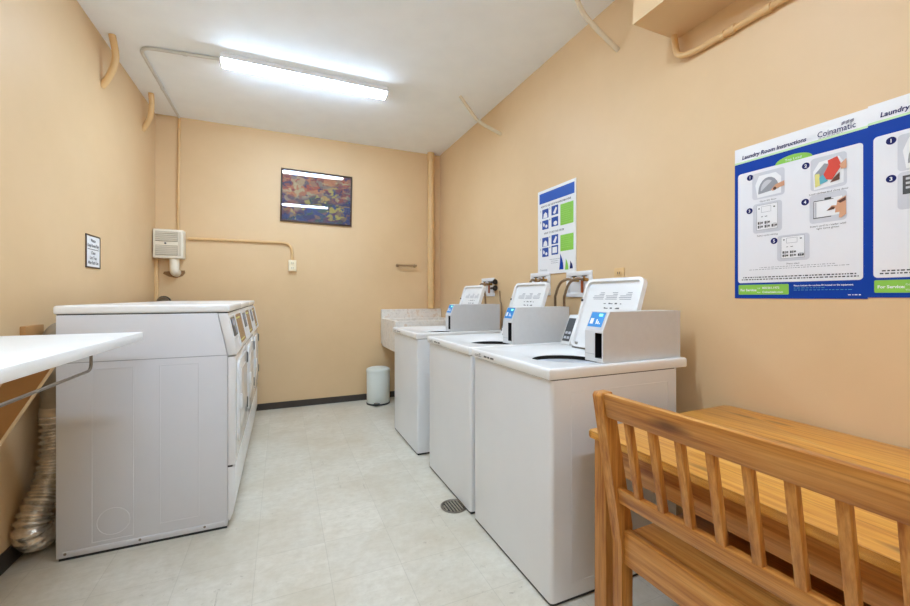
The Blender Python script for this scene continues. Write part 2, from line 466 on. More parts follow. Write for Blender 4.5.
# ------------------------------------------------------------------ flat print helper
class Print:
    """flat printed thing: u to the right, v down from the top edge, in metres"""
    def __init__(s, root, w, h, z0=.002):
        s.r, s.w, s.h, s.z0 = root, w, h, z0
    def pt(s, u, v, lay): return (u-s.w/2, s.h/2-v, s.z0+lay*.0005)
    def poly(s, name, shapes, mat, lay, parent=None):
        bm = B()
        for sh in shapes:
            vs = [bm.verts.new(s.pt(u, v, lay)) for u, v in sh]
            bm.faces.new(vs)
        bmesh.ops.recalc_face_normals(bm, faces=bm.faces[:])
        for f in bm.faces:
            if f.normal.z < 0: f.normal_flip()
        me = bpy.data.meshes.new(name); bm.to_mesh(me); bm.free(); me.materials.append(mat)
        o = bpy.data.objects.new(name, me); C.objects.link(o); o.parent = parent or s.r
        return o
    def text(s, name, items, mat, lay, parent=None):
        """items: (string, u, v baseline, size, align, xscale, shear)"""
        bm = B()
        for (st, u, v, size, al, xs, sh, bold) in items:
            cu = bpy.data.curves.new('tmp', 'FONT'); cu.body = st; cu.size = size; cu.align_x = al
            cu.shear = sh; cu.offset = bold; cu.resolution_u = 2
            ob = bpy.data.objects.new('tmp', cu); C.objects.link(ob)
            dg = bpy.context.evaluated_depsgraph_get(); dg.update()
            me = bpy.data.meshes.new_from_object(ob.evaluated_get(dg))
            k = len(bm.verts); bm.from_mesh(me); bm.verts.ensure_lookup_table()
            x, y, z = s.pt(u, v, lay)
            for q in bm.verts[k:]: q.co = Vector((q.co.x*xs+x, q.co.y+y, z))
            bpy.data.objects.remove(ob); bpy.data.curves.remove(cu); bpy.data.meshes.remove(me)
        me = bpy.data.meshes.new(name); bm.to_mesh(me); bm.free(); me.materials.append(mat)
        o = bpy.data.objects.new(name, me); C.objects.link(o); o.parent = parent or s.r
        return o
def rc(u0, v0, u1, v1): return [(u0,v0),(u1,v0),(u1,v1),(u0,v1)]
def ell(u, v, a, b, n=24): return [(u+a*math.cos(2*PI*k/n), v+b*math.sin(2*PI*k/n)) for k in range(n)]
def T_(st, u, v, size, al='LEFT', xs=1.0, sh=0, bold=0): return (st, u, v, size, al, xs, sh, bold)
def dashes(rng, u0, u1, v, h):
    out = []; u = u0
    while u < u1:
        w = rng.uniform(.004, .013); w = min(w, u1-u)
        out.append(rc(u, v, u+w*.86, v+h)); u += w+.0022
    return out
def wall_thing(name, m, lab, cat, roll=0, group=None):
    t = empty(name, (0,0,0), lab, cat, group=group)
    mm = m @ Matrix.Rotation(roll, 4, 'Z')
    t.location = mm.to_translation(); t.rotation_euler = mm.to_euler()
    return t

# ------------------------------------------------------------------ big instruction posters
def washer_picture(P, u0, v0, w, h, kind):
    bg = P.poly('illustration', [rrect(u0, v0, u0+w, v0+h, .012)], plain('print photo grey', srgb(205,207,214), .5), 3)
    if kind == 'open':
        P.poly('lid_drawing', [[(u0+.17*w,v0+.95*h),(u0+.10*w,v0+.45*h),(u0+.22*w,v0+.12*h),(u0+.74*w,v0+.12*h),(u0+.90*w,v0+.32*h),(u0+.90*w,v0+.92*h)]], M_paper, 4, bg)
        P.poly('drum_drawing', [[(u0+.20*w,v0+.82*h)]+[(u0+.52*w-.32*w*math.cos(a), v0+.74*h-.50*h*math.sin(a)) for a in [PI*k/10 for k in range(11)]]+[(u0+.82*w,v0+.74*h)]], M_mgrey, 5, bg)
        P.poly('shine_drawing', [[(u0+.30*w-.0*w,v0+.72*h)]+[(u0+.50*w-.22*w*math.cos(a), v0+.70*h-.36*h*math.sin(a)) for a in [PI*k/10 for k in range(8)]]], M_lgrey, 6, bg)
        P.poly('hand_drawing', [[(u0+.60*w,v0+.74*h),(u0+.74*w,v0+.58*h),(u0+w,v0+.50*h),(u0+w,v0+.68*h),(u0+.8*w,v0+.72*h),(u0+.66*w,v0+.80*h)]], M_skin, 7, bg)
        P.poly('knob_drawing', [ell(u0+.72*w, v0+.72*h, .05*w, .06*h)], M_brown, 8, bg)
    elif kind == 'load':
        P.poly('lid_drawing', [[(u0+.1*w,v0+.97*h),(u0+.08*w,v0+.4*h),(u0+.25*w,v0+.15*h),(u0+.8*w,v0+.1*h),(u0+.92*w,v0+.3*h),(u0+.92*w,v0+.9*h)]], M_paper, 4, bg)
        P.poly('drum_drawing', [[(u0+.14*w,v0+.9*h),(u0+.12*w,v0+.5*h),(u0+.4*w,v0+.22*h),(u0+.6*w,v0+.3*h),(u0+.5*w,v0+.6*h)]], M_mgrey, 5, bg)
        P.poly('cloth_drawing', [[(u0+.14*w,v0+.9*h),(u0+.13*w,v0+.5*h),(u0+.26*w,v0+.5*h),(u0+.3*w,v0+.86*h)]], M_yel, 6, bg)
        P.poly('cloth_drawing', [[(u0+.28*w,v0+.84*h),(u0+.26*w,v0+.62*h),(u0+.46*w,v0+.5*h),(u0+.5*w,v0+.78*h)]], M_teal, 7, bg)
        P.poly('cloth_drawing', [[(u0+.38*w,v0+.56*h),(u0+.52*w,v0+.3*h),(u0+.5*w,v0+.16*h),(u0+.76*w,v0+.1*h),(u0+.88*w,v0+.4*h),(u0+.74*w,v0+.58*h),(u0+.62*w,v0+.76*h),(u0+.46*w,v0+.72*h)]], M_red, 8, bg)
        P.poly('shadow_drawing', [[(u0+.56*w,v0+.84*h),(u0+.68*w,v0+.7*h),(u0+.82*w,v0+.58*h),(u0+.82*w,v0+.8*h)]], M_brown, 7, bg)
        P.poly('hand_drawing', [[(u0+.82*w,v0+.36*h),(u0+w,v0+.22*h),(u0+w,v0+.5*h),(u0+.86*w,v0+.5*h)]], M_skin, 9, bg)
    elif kind == 'keypad':
        P.poly('keypad_drawing', [rc(u0+.13*w, v0+.06*h, u0+.86*w, v0+.9*h)], M_paper, 4, bg)
        L = []
        def fr(a, b, c, d, t=.0012): L.extend([rc(a,b,c,b+t), rc(a,d-t,c,d), rc(a,b,a+t,d), rc(c-t,b,c,d)])
        fr(u0+.13*w, v0+.06*h, u0+.86*w, v0+.9*h); fr(u0+.30*w, v0+.12*h, u0+.64*w, v0+.32*h)
        fr(u0+.70*w, v0+.72*h, u0+.82*w, v0+.84*h)
        P.poly('outline_drawing', L, M_mgrey, 5, bg)
        K = [rc(u0+.2*w,v0+.16*h,u0+.25*w,v0+.2*h), rc(u0+.72*w,v0+.16*h,u0+.78*w,v0+.2*h), rc(u0+.3*w,v0+.45*h,u0+.36*w,v0+.47*h), rc(u0+.43*w,v0+.45*h,u0+.51*w,v0+.47*h)]
        for q_ in K: P.poly('mark_drawing', [q_], M_dgrey, 6, bg)
        for r_ in range(2):
            K = []
            for c_ in range(2+r_):
                a = u0+(.18+.24*c_)*w; b = v0+(.62+.13*r_)*h
                K += [rc(a, b, a+.05*w, b+.09*h), rc(a+.07*w, b, a+.10*w, b+.09*h), rc(a+.12*w, b+.01*h, a+.18*w, b+.07*h)]
            P.poly('key_drawing', K, M_dgrey, 6, bg)
    elif kind == 'card':
        P.poly('card_drawing', [[(u0+.12*w,v0+.22*h),(u0+.88*w,v0+.18*h),(u0+.88*w,v0+.78*h),(u0+.12*w,v0+.82*h)]], M_paper, 4, bg)
        P.poly('outline_drawing', [rc(u0+.11*w,v0+.24*h,u0+.125*w,v0+.84*h), rc(u0+.12*w,v0+.81*h,u0+.6*w,v0+.835*h), rc(u0+.12*w,v0+.22*h,u0+.66*w,v0+.245*h), rc(u0+.42*w,v0+.16*h,u0+.6*w,v0+.22*h)], M_dgrey, 5, bg)
        P.poly('slot_drawing', [rc(u0+.14*w,v0+.27*h,u0+.2*w,v0+.8*h)], M_lgrey, 5, bg)
        P.poly('hand_drawing', [[(u0+.48*w,v0+.62*h),(u0+.62*w,v0+.46*h),(u0+.74*w,v0+.48*h),(u0+.76*w,v0+.32*h),(u0+.98*w,v0+.2*h),(u0+.99*w,v0+.82*h),(u0+.86*w,v0+.92*h),(u0+.80*w,v0+.9*h),(u0+.82*w,v0+.72*h),(u0+.7*w,v0+.72*h),(u0+.72*w,v0+.58*h)]], M_skin, 6, bg)
        P.poly('finger_drawing', [[(u0+.48*w,v0+.62*h),(u0+.62*w,v0+.5*h),(u0+.7*w,v0+.52*h),(u0+.68*w,v0+.6*h)], [(u0+.76*w,v0+.36*h),(u0+.98*w,v0+.24*h),(u0+.98*w,v0+.36*h),(u0+.84*w,v0+.42*h)]], M_brown, 7, bg)
    elif kind == 'dark':
        P.poly('keypad_drawing', [rc(u0+.1*w, v0+.1*h, u0+.95*w, v0+.6*h)], M_dgrey, 4, bg)
        P.poly('key_drawing', [rc(u0+(.16+.2*a)*w, v0+(.16+.12*b)*h, u0+(.24+.2*a)*w, v0+(.22+.12*b)*h) for a in range(4) for b in range(3)], M_lgrey, 5, bg)
    return bg

def big_poster(m, lab, first):
    w, h = .437, .652
    t = wall_thing('instruction_poster', m, lab, 'poster', group='laundry instruction posters')
    P = Print(t, w, h)
    obj('sheet', box(B(), (-w/2,-h/2,-.001), (w/2,h/2,.0018)), M_paper, t, smooth=False)
    P.poly('blue_field', [rc(0, .066, w, h)], M_pblue, 1)
    P.poly('green_stripe', [rc(0, .059, w, .067)], M_pgreen2, 1.3)
    P.poly('panel', [rrect(.014, .112, w-.012, .586, .012)], M_panel, 2)
    # arched green tab with a white word
    P.poly('green_tab', [[(.22+.062*math.cos(a), .113-.026*math.sin(a)) for a in [PI*k/16 for k in range(17)]]], M_pgreen, 2.5)
    P.text('tab_lettering', [T_('Top Load' if first else 'Dryer', .22, .108, .013, 'CENTER', 1.1)], M_paper, 4)
    P.text('heading', [T_('Laundry Room Instructions', .030, .050, .0225, 'LEFT', .93, .15, .0006)], M_navy, 2)
    lg = P.text('logo_lettering', [T_('Coinamatic', .296, .052, .030, 'LEFT', .80, 0, .0002)], M_navy, 2)
    P.poly('logo_mark', [[(.366+.012*i, .030-.0036*j), (.376+.012*i, .026-.0036*j), (.377+.012*i, .0275-.0036*j), (.367+.012*i, .0315-.0036*j)] for i in range(3) for j in range(3)], M_navy, 2, lg)
    rng = random.Random(5 if first else 6)
    P.poly('logo_tagline', dashes(rng, .300, .372, .0555, .0018), M_mgrey, 2, lg)
    spots = [(.063,.137,.072,.126,.119,.110,'open'), (.261,.145,.276,.126,.106,.122,'load'), (.061,.279,.075,.255,.107,.124,'keypad'),
             (.259,.283,.273,.263,.109,.107,'card'), (.154,.418,.165,.400,.108,.103,'keypad')]
    if not first: spots = [(.057,.137,.072,.126,.119,.118,'open'), (.261,.145,.276,.126,.106,.122,'load'), (.057,.262,.072,.248,.119,.120,'dark'), (.259,.283,.273,.263,.109,.107,'card')]
    caps = {1: ('Open the door',), 2: ('Load clothes and close door',), 3: ('Select cycle setting',), 4: ('Insert card to reader until', 'light turns green'), 5: ('Press start',)}
    if not first: caps = {1: ('Open the door',), 2: ('Load clothes and close door',), 3: ('Select setting',), 4: ('Insert card to reader',)}
    for i, (bu, bv, iu, iv, iw, ih, kind) in enumerate(spots, 1):
        bd = P.poly('number_badge', [ell(bu, bv, .0125, .0125)], M_navy, 3)
        P.text('number', [T_(str(i), bu, bv+.006, .017, 'CENTER', 1, 0, .0004)], M_paper, 4, bd)
        washer_picture(P, iu, iv, iw, ih, kind)
        items = [T_(s, iu+iw*.5, iv+ih+.014+.010*j, .0095, 'CENTER', 1.05) for j, s in enumerate(caps[i])]
        P.text('caption', items, M_text, 3)
    f = []
    if first:
        P.poly('small_print', dashes(rng, .10, .35, .5225, .0022)+dashes(rng, .06, .39, .530, .0022), M_mgrey, 3)
    P.poly('notice_line', dashes(rng, .035, .408, .561, .0042)+dashes(rng, .030, .414, .570, .0042), M_text, 3)
    gb = P.poly('green_box', [rrect(.016, .594, .205, .636, .004)], M_pgreen, 2)
    P.text('service_lettering', [T_('For Service:', .024, .621, .0135, 'LEFT', 1.0, 0, .0005)], M_paper, 3, gb)
    P.text('contact_lettering', [T_('Call', .090, .612, .008), T_('888.561.1972' if False else '800.561.1972', .110, .612, .0115, 'LEFT', 1, 0, .0003),
                                 T_('Visit', .090, .629, .008), T_('Coinamatic.com', .110, .629, .0115, 'LEFT', 1, 0, .0003)], M_paper, 3, gb)
    P.text('identity_lettering', [T_('Please indicate the machine ID located on the equipment.', .222, .604, .0078, 'LEFT', .98, 0, .0002)], M_paper, 3)
    P.poly('fine_lettering', dashes(rng, .222, .32, .610, .0016)+dashes(rng, .222, .40, .618, .0016), M_teal, 3)
    P.poly('print_code', dashes(rng, .385, .422, .636, .003), M_paper, 3)
    return t
m1 = frame_on('right', .911, 1.536); m1.translation.x -= .0
big_poster(m1, 'laundry instruction poster on the right wall showing five numbered steps', True)
m2 = frame_on('right', .474, 1.541); m2.translation.x -= .0
big_poster(m2, 'laundry instruction poster cut off by the right edge of the photo, lapping the other', False)

# ------------------------------------------------------------------ small sign board
w, h = .435, .640
ms = frame_on('right', 2.385, 1.705)
t = wall_thing('instruction_sign', ms, 'upright white sign with blue bar and green boxes above the middle washer', 'sign', .0)
obj('board', box(B(), (-w/2,-h/2,0), (w/2,h/2,.008), .001), M_paper, t, smooth=False)
P = Print(t, w, h, .0085)
P.poly('blue_bar', [rc(.022, .022, .425, .100)], plain('sign blue', srgb(18,84,180), .42), 1)
P.text('heading', [T_('HOW TO USE YOUR WASHING MACHINE', .215, .132, .020, 'CENTER', .92, 0, .0003), T_('HOW TO USE YOUR DRYER', .20, .338, .020, 'CENTER', .92, 0, .0003)], M_text, 1)
g1 = P.poly('green_box', [rc(.275, .150, .415, .300)], M_pgreen, 1)
g2 = P.poly('green_box', [rc(.275, .370, .415, .485)], M_pgreen, 1)
rng = random.Random(9)
M_gink = plain('pale green ink', srgb(160,214,110), .5)
for g_, v0, k_ in ((g1, .165, 9), (g2, .385, 6)):
    gl = []
    for v in [v0+.0145*k for k in range(k_)]: gl += dashes(rng, .285, .285+rng.uniform(.08,.12), v, .004)
    P.poly('instruction_lines', gl, M_gink, 2, g_)
M_pict = plain('pictogram blue', srgb(18,72,158), .42)
pics = [(.058,.148),(.172,.142),(.058,.232),(.172,.226),(.058,.362),(.172,.356),(.058,.440),(.172,.434)]
for i, (u, v) in enumerate(pics):
    sq = P.poly('pictogram', [rc(u, v, u+.078, v+.068)], M_pict, 1)
    a, b = u, v
    if i % 4 == 0: sh = [[(a+.012,b+.066),(a+.02,b+.035),(a+.04,b+.022),(a+.06,b+.035),(a+.066,b+.066)]]
    elif i % 4 == 1: sh = [[(a+.02,b+.05),(a+.05,b+.012),(a+.066,b+.02),(a+.05,b+.058),(a+.03,b+.062)]]
    elif i % 4 == 2: sh = [[(a+.014,b+.014),(a+.034,b+.03),(a+.026,b+.05),(a+.012,b+.04)], ell(a+.052, b+.046, .014, .012, 12)]
    else: sh = [ell(a+.046, b+.046, .022, .016, 14)] if i != 7 else [rc(a+.012,b+.012,a+.066,b+.056)]
    P.poly('figure_drawing', sh, M_paper, 2, sq)
    P.text('number', [T_(str(i % 4+1), u-.020, v+.016, .020, 'CENTER', 1, 0, .0006)], M_text, 1)
P.poly('small_print', dashes(rng, .15, .27, .532, .004)+dashes(rng, .17, .25, .546, .004)+dashes(rng, .17, .25, .560, .004), M_mgrey, 1)
P.text('logo_lettering', [T_('Coinamatic', .03, .614, .022, 'LEFT', .9)], M_mgrey, 1)
def sail(u0, u1, top, bot, bow):
    L = [(u0+bow*math.sin(PI*.5*k/8)*.9, bot+(top-bot)*k/8) for k in range(9)]
    Rr = [(u0+(u1-u0)*(1-(k/8)**1.6)+bow*math.sin(PI*.5*k/8)*.9, bot+(top-bot)*k/8) for k in range(8)]
    return L+Rr[::-1]
P.poly('blue_curve', [sail(.262, .308, .500, .615, .012)], M_pblue, 1)
P.poly('green_curve', [sail(.325, .362, .540, .620, .010)], M_pgreen, 1)
P.poly('navy_curve', [sail(.375, .408, .560, .615, .008)], M_navy, 1)

# ------------------------------------------------------------------ framed notice on the left wall
w, h = .212, .214
t = wall_thing('framed_notice', frame_on('left', 3.33, 1.508), 'small framed black and white notice on the left wall', 'sign')
bm = B()
for a, b in (((-w/2,-h/2,0),(w/2,-h/2+.009,.007)), ((-w/2,h/2-.009,0),(w/2,h/2,.007)), ((-w/2,-h/2+.009,0),(-w/2+.007,h/2-.009,.007)), ((w/2-.007,-h/2+.009,0),(w/2,h/2-.009,.007))): box(bm, a, b, .001)
obj('frame', bm, M_frame, t)
obj('paper', box(B(), (-w/2+.007,-h/2+.009,0), (w/2-.007,h/2-.009,.004)), M_paper, t, smooth=False)
P = Print(t, w, h, .0042)
P.text('lettering', [T_('Please', w/2, .045, .029, 'CENTER', .95, 0, .0006), T_('Keep Room Tidy', w/2, .078, .029, 'CENTER', .84, 0, .0006),
                     T_('Clean', w/2, .125, .029, 'CENTER', .95, 0, .0006), T_('Lint Trap', w/2, .157, .029, 'CENTER', .95, 0, .0006), T_('After Each Use', w/2, .188, .029, 'CENTER', .88, 0, .0006)], M_text, 1)
P.poly('divider_line', [rc(.022, .091, w-.022, .095)], M_text, 1)

# ------------------------------------------------------------------ framed picture on the back wall
w, h = .757, .575
t = wall_thing('framed_picture', frame_on('back', .364, 2.316), 'framed colourful abstract picture under glass on the back wall', 'picture', R(-1.0))
bm = B(); f = .017
for a, b in (((-w/2,-h/2,0),(w/2,-h/2+f,.026)), ((-w/2,h/2-f,0),(w/2,h/2,.026)), ((-w/2,-h/2+f,0),(-w/2+f,h/2-f,.026)), ((w/2-f,-h/2+f,0),(w/2,h/2-f,.026))): box(bm, a, b, .002)
obj('frame', bm, M_frame, t)
# print: stands upright in its own space so that the pattern reads along x and z
o = obj('print', box(B(), (-w/2+f,-.004,-h/2+f), (w/2-f,-.0005,h/2-f)), M_art, t, smooth=False)
o.rotation_euler = (-PI/2, 0, 0); o.location = (0, 0, .004)
# (its own y becomes the wall normal)
o.rotation_euler = (R(-90), 0, 0)
obj('glass', box(B(), (-w/2+f,-h/2+f,.014), (w/2-f,h/2-f,.017)), M_glass, t, smooth=False)

# ------------------------------------------------------------------ towel bar
t = empty('towel_bar', (1.395, YB, 1.592), 'short metal towel bar on the back wall left of the standpipe', 'towel bar')
M_satin = plain('satin metal', srgb(168,140,106), .4, .3)
obj('bar', tube(B(), [(-.12,-.055,0), (.12,-.055,0)], .012), M_satin, t)
for s in (-1, 1):
    bm = B(); tube(bm, [(s*.108,-.055,0), (s*.108,.001,0)], .009); tube(bm, [(s*.108,-.006,0),(s*.108,.001,0)], .02, 16)
    obj('bracket', bm, M_satin, t)

# ------------------------------------------------------------------ sink
t = empty('utility_sink', (1.082, 4.05, 0), 'speckled stone laundry sink in the back corner behind the washers', 'sink')
W, D = .752, .62
bm = B()
z0, z1, th = .635, .955, .045
box(bm, (0,0,z0), (W,th,z1), .006); box(bm, (0,D-th,z0), (W,D,z1), .006)
box(bm, (0,th,z0), (th,D-th,z1), .0); box(bm, (W-th,th,z0), (W,D-th,z1), .0)
box(bm, (th,th,z0), (W-th,D-th,z0+.05))
obj('basin', bm, M_sink, t)
obj('backsplash', box(B(), (0,D-.001,z0+.02), (W,D+.062,1.062), .006), M_sink, t)
for x in (.2, .68):
    for y in (.06, .50): obj('leg', box(B(), (x,y,0), (x+.035,y+.035,z0), .002), M_dsteel, t)

# ------------------------------------------------------------------ bin
t = empty('pedal_bin', (1.008, 4.535, 0), 'pale round pedal bin on the floor by the sink', 'bin')
bm = B(); lathe(bm, [(0,.012),(.124,.012),(.128,.02),(.130,.36),(.127,.365),(.0,.365)], n=40); obj('body', bm, M_bin, t)
bm = B(); lathe(bm, [(.134,.366),(.134,.384),(.128,.396),(.10,.408),(.05,.414),(0,.416)], n=40); 
lathe(bm, [(.134,.366),(0,.366)], n=40); obj('lid', bm, M_bin, t)
bm = B(); lathe(bm, [(0,0),(.131,0),(.131,.016),(.124,.018),(0,.018)], n=40); obj('base_ring', bm, M_black, t)
bm = B(); box(bm, (-.035,-.185,.018), (.03,-.12,.030), .004); 
pd = obj('pedal', bm, M_black, t); pd.rotation_euler = (0,0,R(-18))
bm = B(); box(bm, (-.03,.12,.34), (.03,.145,.40), .004); obj('hinge', bm, M_black, t)

# ------------------------------------------------------------------ floor drain
M_drain = plain('tarnished drain metal', srgb(150,142,124), .5, .3, .2, 40)
t = empty('floor_drain', (.915, 2.13, 0), 'round metal floor drain in the tiles beside the middle washer', 'drain')
bm = B(); lathe(bm, [(.063,.0005),(.075,.0005),(.078,.004),(.066,.0055),(.063,.0012)], n=32); obj('ring', bm, M_dsteel, t)
bm = B(); lathe(bm, [(0,.0008),(.062,.0008),(.062,.0012),(0,.0012)], n=32); obj('pit', bm, M_gap, t)
bm = B()
for k in range(-3, 4):
    x = k*.0175; L = math.sqrt(max(.060**2-x*x, 0)); box(bm, (x-.0045,-L,.0022), (x+.0045,L,.0045))
obj('grate', bm, M_drain, t)

# ------------------------------------------------------------------ washers
WX, WY = .710, .682
def build_deck():
    bm = B()
    cx, cy, r0 = .335, .325, .166
    n = 64
    x0, y0, x1, y1, rr = -.010, -.003, .764, WY+.003, .022
    def edge(a, inset):
        # ray from opening centre to the rounded rectangle
        dx, dy = math.cos(a), math.sin(a)
        X0, Y0, X1, Y1 = x0+inset, y0+inset, x1-inset, y1-inset
        ts = []
        if dx > 1e-9: ts.append((X1-cx)/dx)
        if dx < -1e-9: ts.append((X0-cx)/dx)
        if dy > 1e-9: ts.append((Y1-cy)/dy)
        if dy < -1e-9: ts.append((Y0-cy)/dy)
        t = min(ts); return [cx+dx*t, cy+dy*t]
    angs = [2*PI*k/n for k in range(n)]
    # make sure the four corners get a ray each
    for (qx, qy) in ((x0,y0),(x1,y0),(x1,y1),(x0,y1)):
        for d in (-.028, 0, .028):
            angs.append(math.atan2(qy-cy, qx-cx) % (2*PI) + d)
    angs = sorted(set(round(a, 5) for a in angs)); n = len(angs)
    rings = []
    def circ(r, z): return [bm.verts.new((cx+r*math.cos(a), cy+r*math.sin(a), z)) for a in angs]
    def rect(ins, z): return [bm.verts.new((*edge(a, ins), z)) for a in angs]
    rings.append(circ(r0+.006, .899)); rings.append(circ(r0, .902)); rings.append(circ(r0+.004, .906)); rings.append(circ(r0+.022, .911))
    # dish up to the flat rim
    mid = []
    for a in angs:
        e = edge(a, .03); d = math.hypot(e[0]-cx, e[1]-cy); q = min(d, max(r0+.07, min(d, r0+.07)))
        mid.append(bm.verts.new((cx+q*math.cos(a), cy+q*math.sin(a), .928)))
    rings.append(mid)
    for ins, z in ((.022,.9335), (.012,.935), (.005,.9338), (.0012,.930), (0,.925), (0,.896), (.002,.8915), (.008,.890)):
        rings.append(rect(ins, z))
    for A, Bq in zip(rings, rings[1:]):
        for k in range(n):
            k2 = (k+1) % n; bm.faces.new((A[k], A[k2], Bq[k2], Bq[k]))
    c = bm.verts.new((cx, cy, .8915)); last = rings[-1]
    return bm, (cx, cy, r0)

def make_washer():
    t = empty('washing_machine', (0,0,0), '', 'washing machine', group='coin washers along the right wall')
    bm = B()
    prism(bm, rrect(0, 0, WX, WY, .018, 5), 'z', .015, .888)
    bmesh.ops.delete(bm, geom=[f for f in bm.faces if all(v.co.z > .88 for v in f.verts)], context='FACES_ONLY')
    obj('cabinet', bm, M_white, t)
    # pressed outline on the near side panel and small foot screws
    bm = B(); q = .0045
    for a, b in (((.10,-.0012,.07),(.10+q,.001,.83)), ((.64,-.0012,.07),(.64+q,.001,.83)), ((.10,-.0012,.83),(.64+q,.001,.83+q)), ((.10,-.0012,.07),(.64,.001,.07+q))): box(bm, a, b, .0005, 1)
    obj('pressed_outline', bm, M_white, t)
    bm = B(); prism(bm, rrect(.006,.006,WX-.006,WY-.006,.016,5), 'z', .886, .897); bmesh.ops.delete(bm, geom=[f for f in bm.faces if len(f.verts) > 4], context='FACES_ONLY'); obj('gap_shade', bm, M_gap, t)  # dark strip painting the shade in the gap under the deck
    obj('base', box(B(), (.006,.006,0), (WX-.006,WY-.006,.0155)), M_black, t, smooth=False)  # black slab put in for the shadow line under the cabinet
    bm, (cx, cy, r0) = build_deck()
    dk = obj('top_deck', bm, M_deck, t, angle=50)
    rng = random.Random(3)
    bm = B()
    for y, w_ in ((.546,.030),(.508,.020),(.478,.034)): box(bm, (-.0108, y-w_, .905), (-.0098, y, .914))
    box(bm, (-.0108,.575,.902), (-.0098,.650,.9045)); box(bm, (-.0108,.590,.909), (-.0098,.645,.911)); box(bm, (-.0108,.585,.914), (-.0098,.60,.918))
    obj('badge', bm, M_dgrey, dk, smooth=False, label='small grey maker lettering')
    # tub below the opening
    bm = B(); lathe(bm, [(r0+.006,.8995),(r0+.016,.897),(r0+.016,.876)], (cx,cy,0), 48, 0)  # dark ring paints the shadow gap below the deck rim
    lathe(bm, [(r0+.016,.880),(r0-.006,.879),(r0-.022,.870),(r0-.024,.820)], (cx,cy,0), 48, 1)
    lathe(bm, [(r0-.024,.821),(r0-.022,.5),(0,.5)], (cx,cy,0), 48, 2)
    obj('wash_tub', bm, [M_gap, M_lgrey, M_steel], t)
    bm = B(); lathe(bm, [(0,.80),(.035,.79),(.05,.70),(.10,.52),(.11,.501)], (cx,cy,0), 24); obj('agitator', bm, M_lgrey, t)
    # console behind the lid
    bm = B(); prism(bm, [(.602,.934),(.697,1.101),(.735,1.105),(.735,.934)], 'y', .142, .598, .004)
    obj('console', bm, M_deck, t)
    bm = B(); prism(bm, [(.578,.934),(.650,1.105),(.700,1.108),(.700,.934)], 'y', .600, .682, .003)
    cs = obj('control_panel', bm, M_deck, t)
    d = Vector((.072,0,.171)).normalized(); nn = Vector((-.171,0,.072)).normalized()
    def on_face(bm, y0, y1, s0, s1, off, th):
        o_ = Vector((.578,0,.934)); vs = []
        for o2 in (off, off+th):
            for (s_, y_) in ((s0,y0),(s1,y0),(s1,y1),(s0,y1)):
                p = o_+d*s_+nn*o2; vs.append(bm.verts.new((p.x, y_, p.z)))
        for f_ in ((0,3,2,1),(4,5,6,7),(0,1,5,4),(1,2,6,5),(2,3,7,6),(3,0,4,7)): bm.faces.new([vs[i] for i in f_])
    bm = B(); on_face(bm, .611, .672, .020, .165, -.001, .003); obj('keypad', bm, M_dgrey, cs, smooth=False)
    bm = B()
    for i in range(2):
        for j in range(2): on_face(bm, .617+.027*j, .637+.027*j, .035+.03*i, .050+.03*i, .0018, .0012)
    obj('keys', bm, M_lgrey, cs, smooth=False)
    # coin box
    y0, y1 = .028, .136
    bm = B()
    pr = [(.288,.9345),(.288,1.068),(.328,1.152),(.762,1.152),(.762,.9345)]
    v0 = [bm.verts.new((x,y0,z)) for x,z in pr]; v1 = [bm.verts.new((x,y1,z)) for x,z in pr]
    bm.faces.new(v0); bm.faces.new(v1[::-1])
    for i in range(1, 5): bm.faces.new((v0[i], v1[i], v1[(i+1) % 5], v0[(i+1) % 5]))
    sa, sb, sz0, sz1, dep = .034, .074, .952, 1.060, .10
    h0 = [bm.verts.new((.288,y,z)) for y,z in ((sa,sz0),(sb,sz0),(sb,sz1),(sa,sz1))]
    h1 = [bm.verts.new((.288+dep,y,z)) for y,z in ((sa,sz0),(sb,sz0),(sb,sz1),(sa,sz1))]
    ou = [v0[0], v1[0], v1[1], v0[1]]
    for i in range(4):
        bm.faces.new((ou[i], ou[(i+1) % 4], h0[(i+1) % 4], h0[i]))
        f_ = bm.faces.new((h0[i], h0[(i+1) % 4], h1[(i+1) % 4], h1[i])); f_.material_index = 1
    bm.faces.new(h1).material_index = 1
    cb = obj('payment_box', bm, [M_box, M_black], t, angle=20)
    bm = B(); box(bm, (.2865,y0+.050,.966), (.2883,y1-.004,.9675)); obj('seam', bm, M_mgrey, cb, smooth=False)
    # blue display on its sloping front
    o_ = Vector((.288,0,1.068)); d2 = Vector((.040,0,.084)); L2 = d2.length; d2.normalize(); n2 = Vector((-.084,0,.040)).normalized()
    def on_slope(bm, ya, yb, s0, s1, off, th):
        vs = []
        for o2 in (off, off+th):
            for (s_, y_) in ((s0,ya),(s1,ya),(s1,yb),(s0,yb)):
                p = o_+d2*s_*L2+n2*o2; vs.append(bm.verts.new((p.x, y_, p.z)))
        for f_ in ((0,3,2,1),(4,5,6,7),(0,1,5,4),(1,2,6,5),(2,3,7,6),(3,0,4,7)): bm.faces.new([vs[i] for i in f_])
    bm = B(); on_slope(bm, y0+.012, y1-.006, .06, .96, -.001, .003); obj('display_bezel', bm, M_lgrey, cb, smooth=False)
    bm = B(); on_slope(bm, y0+.016, y1-.008, .20, .94, .0015, .0015); dp = obj('display', bm, M_blue, cb, smooth=False, label='blue card reader display')
    bm = B(); on_slope(bm, y1-.035, y1-.016, .34, .62, .0028, .0008)
    for k in range(3): on_slope(bm, y0+.030+.010*k, y0+.036+.010*k, .34, .40+.09*k, .0028, .0008)
    obj('icons', bm, M_paper, dp, smooth=False)
    bm = B(); on_slope(bm, y0+.030, y0+.050, .74, .86, .0028, .0008); obj('indicator', bm, M_green_led, dp, smooth=False, label='small green light')
    # raised lid: lies in its own plane (x across the hinge, y up the lid), then tilted back
    lw, ll = .402, .398
